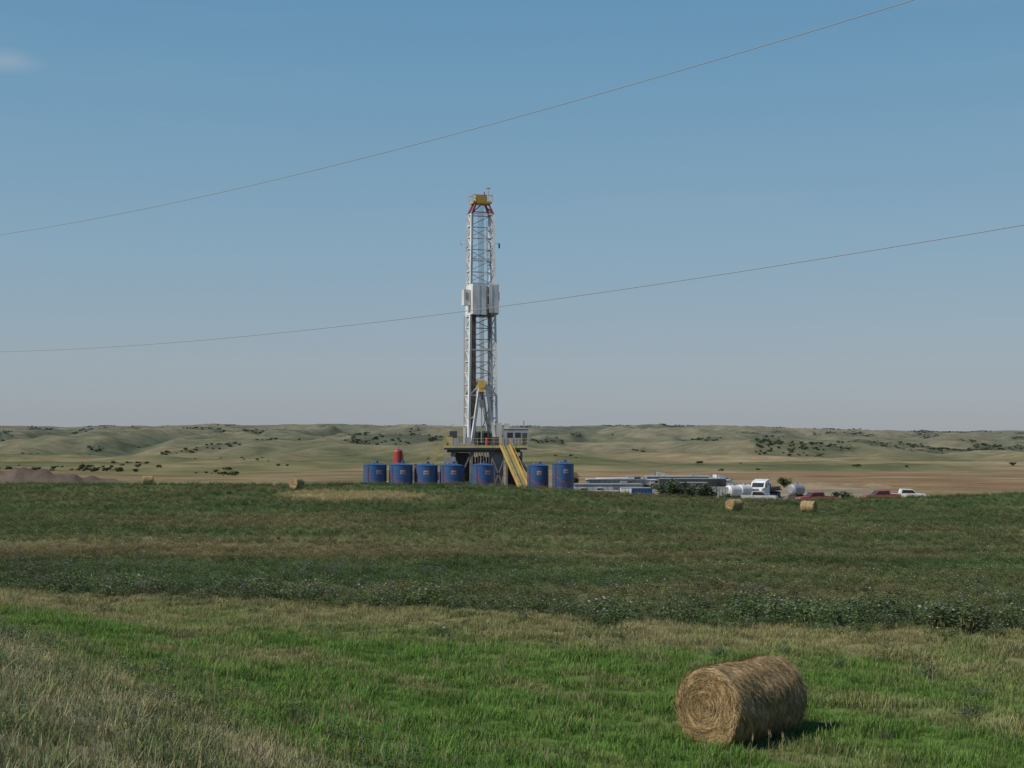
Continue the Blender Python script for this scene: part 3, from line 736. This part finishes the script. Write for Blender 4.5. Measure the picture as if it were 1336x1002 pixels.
def container(x_,y_,L,rz,c,h=2.3):
    e=empty('steel_container',(x_,y_,h1(x_,y_)),rz);m=MB()
    m.box((0,0,.15+h/2),(L,2.4,h),c);m.box((0,0,.07),(L,2.5,.14),dark);m.box((0,0,h+.2),(L+.05,2.45,.1),lgrey)
    for i in range(int(L/.5)+1):
        for s in(-1,1):m.box((-L/2+.04+i*.5,s*1.22,.15+h/2),(.12,.06,h-.1),c)
    for s in(-1,1):m.box((L/2+.03,s*.58,.15+h/2),(.05,1.1,h-.2),c);m.cyl((L/2+.08,s*.2,.3),(L/2+.08,s*.2,h),.03,lgrey,n=6)
    m.obj('box_and_doors',e)
def piperack(x_,y_,L,rz):
    e=empty('pipe_rack',(x_,y_,h1(x_,y_)),rz);m=MB()
    for k_ in np.linspace(-L/2+.6,L/2-.6,4):
        m.box((k_,0,.9),(.2,3,.2),dark);m.box((k_,-1.3,.4),(.2,.2,.8),dark);m.box((k_,1.3,.4),(.2,.2,.8),dark);m.beam((k_,-1.4,1),(k_,-1.4,2.3),.1,dark);m.beam((k_,1.4,1),(k_,1.4,2.3),.1,dark)
    m.obj('frame',e);m=MB()
    for j in range(5):
        for i in range(12):m.cyl((-L/2+random.uniform(0,.3),-1.25+.22*i+.1*(j%2),1.12+.2*j),(L/2-random.uniform(0,.3),-1.25+.22*i+.1*(j%2),1.12+.2*j),.1,lgrey if random.random()<.7 else brown,n=7)
    m.obj('pipes',e)
piperack(13.0,224,9,R(4));piperack(15,236,12,R(-3))
office(15.5,230,11,R(3),offw,2.1,lgrey);office(19,247,12,R(-4),lgrey,2.3,white)
office(31.5,268,12,R(2),lgrey,2.2,offw);office(20,262,8,R(6),lgrey,2.0,white);office(38,262,4.5,R(10),white,1.7,white)
container(20.2,222,3.2,R(8),blue,2.3);container(18.0,222,1.8,R(0),white,2.3);container(34.0,232,2.6,R(5),offw,2.0)
container(31,246,6,R(3),dark,2.3);container(33,258,12,R(-3),dark,2.6)
semi(44.5,243,R(62),white,2.5);semi(34.5,264,R(-160),white,7);semi(25,284,R(180),offw,8)
pickup(46.6,216.5,R(10),redm);pickup(57.5,219.5,R(5),redm);pickup(62.5,223,R(175),white);pickup(39.5,225,R(160),offw)
pickup(-24,262,R(20),white)
for (tx,ty,s_) in((36.4,232,white),(38.7,235,white),(47.6,236,lgrey)):
    e=empty('horizontal_tank',(tx,ty,h1(tx,ty)),R(35));m=MB()
    m.cyl((-1.1,0,1.6),(1.1,0,1.6),.95,s_,n=28);m.cyl((-1.4,0,1.6),(-1.1,0,1.6),.6,s_,.95,n=28);m.cyl((1.1,0,1.6),(1.4,0,1.6),.95,s_,.6,n=28)
    m.obj('shell',e,smooth=True);m=MB();m.box((-.9,0,.35),(.3,1.8,.7),dark);m.box((.9,0,.35),(.3,1.8,.7),dark);m.cyl((0,0,2.5),(0,0,2.8),.25,lgrey);m.obj('saddles',e)
# ------------------------------------------------------------ power line
wire=paint('galvanised_wire',(.29,.29,.28),.9,.1)
wire.node_tree.nodes['Principled BSDF'].inputs['Specular IOR Level'].default_value=.1
pl=empty('power_line',(0,0,0))
def wireobj(c,a0,b0,y0,rd):
    cu=bpy.data.curves.new('wire','CURVE');cu.dimensions='3D';cu.bevel_depth=rd;cu.bevel_resolution=2
    sp=cu.splines.new('POLY');Y=np.linspace(86,2.5,140);sp.points.add(len(Y)-1)
    for p_,y_ in zip(sp.points,Y):p_.co=(c-y_,y_,a0+b0*(y_-y0)**2,1)
    cu.materials.append(wire);o=bpy.data.objects.new('wire',cu);scn.collection.objects.link(o);o.parent=pl
wireobj(32.,6.93,.00266,42,.009);wireobj(34.1,2.88,.00227,44,.0085)
for y_ in(86,2.5):
    x_=33-y_;zg=h1(x_,y_);m=MB();top=12.4
    m.cyl((x_,y_,zg-.5),(x_,y_,top),.2,wood,.13,n=14);m.beam((x_-1.1,y_-1.1,top-.7),(x_+1.1,y_+1.1,top-.7),.12,wood)
    zz1=6.93+.00266*(y_-42)**2;m.cyl((x_-1,y_,zz1-.05),(x_,y_,zz1-.05),.05,lgrey,n=8);zz2=2.88+.00227*(y_-44)**2;m.cyl((x_,y_,zz2),(x_+1.1,y_,zz2),.05,lgrey,n=8)
    m.obj('pole',pl)
# ------------------------------------------------------------ light, sky, camera
S=Vector((-.88*math.cos(R(45)),-.42*math.cos(R(45)),math.sin(R(45)))).normalized()
el_=math.asin(S.z);rotz=math.atan2(S.x,S.y)%(2*math.pi)
sd=bpy.data.lights.new('sun','SUN');sd.energy=4.3;sd.angle=R(.5);sd.color=(1,.955,.88)
so=bpy.data.objects.new('sun',sd);scn.collection.objects.link(so);so.rotation_euler=S.to_track_quat('Z','Y').to_euler();so.location=(-60,-30,80)
w=bpy.data.worlds.new('World');scn.world=w;w.use_nodes=True;n=w.node_tree
bg=n.nodes['Background'];sk=N(n,'ShaderNodeTexSky',sky_type='NISHITA');sk.sun_disc=False;sk.sun_elevation=el_;sk.sun_rotation=rotz
sk.air_density=1.0;sk.dust_density=.8;sk.ozone_density=1.5;sk.altitude=600
STR=.075
tc=N(n,'ShaderNodeTexCoord');sx=N(n,'ShaderNodeSeparateXYZ');n.links.new(tc.outputs['Generated'],sx.inputs[0])
rp=N(n,'ShaderNodeValToRGB');n.links.new(sx.outputs['Z'],rp.inputs[0])
E=rp.color_ramp.elements
stops=[(0.0,(.32,.355,.405)),(.05,(.315,.385,.455)),(.13,(.245,.39,.51)),(.24,(.165,.345,.505)),(.34,(.112,.28,.475)),(.7,(.05,.15,.35))]
E[0].position=0;E[0].color=(*stops[0][1],1);E[1].position=stops[-1][0];E[1].color=(*stops[-1][1],1)
for p_,c_ in stops[1:-1]:
    e_=E.new(p_);e_.color=(*c_,1)
sc1=N(n,'ShaderNodeVectorMath',operation='SCALE');n.links.new(rp.outputs[0],sc1.inputs[0]);sc1.inputs['Scale'].default_value=1/STR
mx=N(n,'ShaderNodeMix',data_type='RGBA');mx.inputs[0].default_value=.8
n.links.new(sk.outputs[0],mx.inputs[6]);n.links.new(sc1.outputs[0],mx.inputs[7])
mp=N(n,'ShaderNodeMapping');mp.inputs['Scale'].default_value=(3,3,26);n.links.new(tc.outputs['Generated'],mp.inputs[0])
cn=N(n,'ShaderNodeTexNoise');cn.inputs['Scale'].default_value=1.6;cn.inputs['Detail'].default_value=7;n.links.new(mp.outputs[0],cn.inputs['Vector'])
cm=N(n,'ShaderNodeMapRange');cm.inputs[1].default_value=.56;cm.inputs[2].default_value=.9;cm.inputs[4].default_value=.14;n.links.new(cn.outputs['Fac'],cm.inputs[0])
dv=Vector((-.362,1,.266)).normalized()
su=N(n,'ShaderNodeVectorMath',operation='SUBTRACT');n.links.new(tc.outputs['Generated'],su.inputs[0]);su.inputs[1].default_value=dv
ml=N(n,'ShaderNodeVectorMath',operation='MULTIPLY');n.links.new(su.outputs[0],ml.inputs[0]);ml.inputs[1].default_value=(42,42,130)
ad=N(n,'ShaderNodeTexNoise');ad.inputs['Scale'].default_value=30;ad.inputs['Detail'].default_value=5;n.links.new(tc.outputs['Generated'],ad.inputs['Vector'])
ln_=N(n,'ShaderNodeVectorMath',operation='LENGTH');n.links.new(ml.outputs[0],ln_.inputs[0])
a1=N(n,'ShaderNodeMath',operation='ADD');n.links.new(ln_.outputs['Value'],a1.inputs[0]);n.links.new(ad.outputs['Fac'],a1.inputs[1])
c2=N(n,'ShaderNodeMapRange');c2.inputs[1].default_value=1.7;c2.inputs[2].default_value=.5;c2.inputs[3].default_value=0;c2.inputs[4].default_value=.5;n.links.new(a1.outputs[0],c2.inputs[0])
ma=N(n,'ShaderNodeMath',operation='MAXIMUM');n.links.new(cm.outputs[0],ma.inputs[0]);n.links.new(c2.outputs[0],ma.inputs[1])
m3=N(n,'ShaderNodeMix',data_type='RGBA');n.links.new(ma.outputs[0],m3.inputs[0]);n.links.new(mx.outputs[2],m3.inputs[6]);m3.inputs[7].default_value=(.36/STR,.44/STR,.52/STR,1)
n.links.new(m3.outputs[2],bg.inputs[0]);bg.inputs[1].default_value=STR
cd=bpy.data.cameras.new('camera');cd.lens=49.45;cd.sensor_width=36;cd.clip_end=30000;cd.clip_start=.1
co=bpy.data.objects.new('camera',cd);scn.collection.objects.link(co);co.location=(0,0,0);co.rotation_euler=(R(91.98),0,0);scn.camera=co
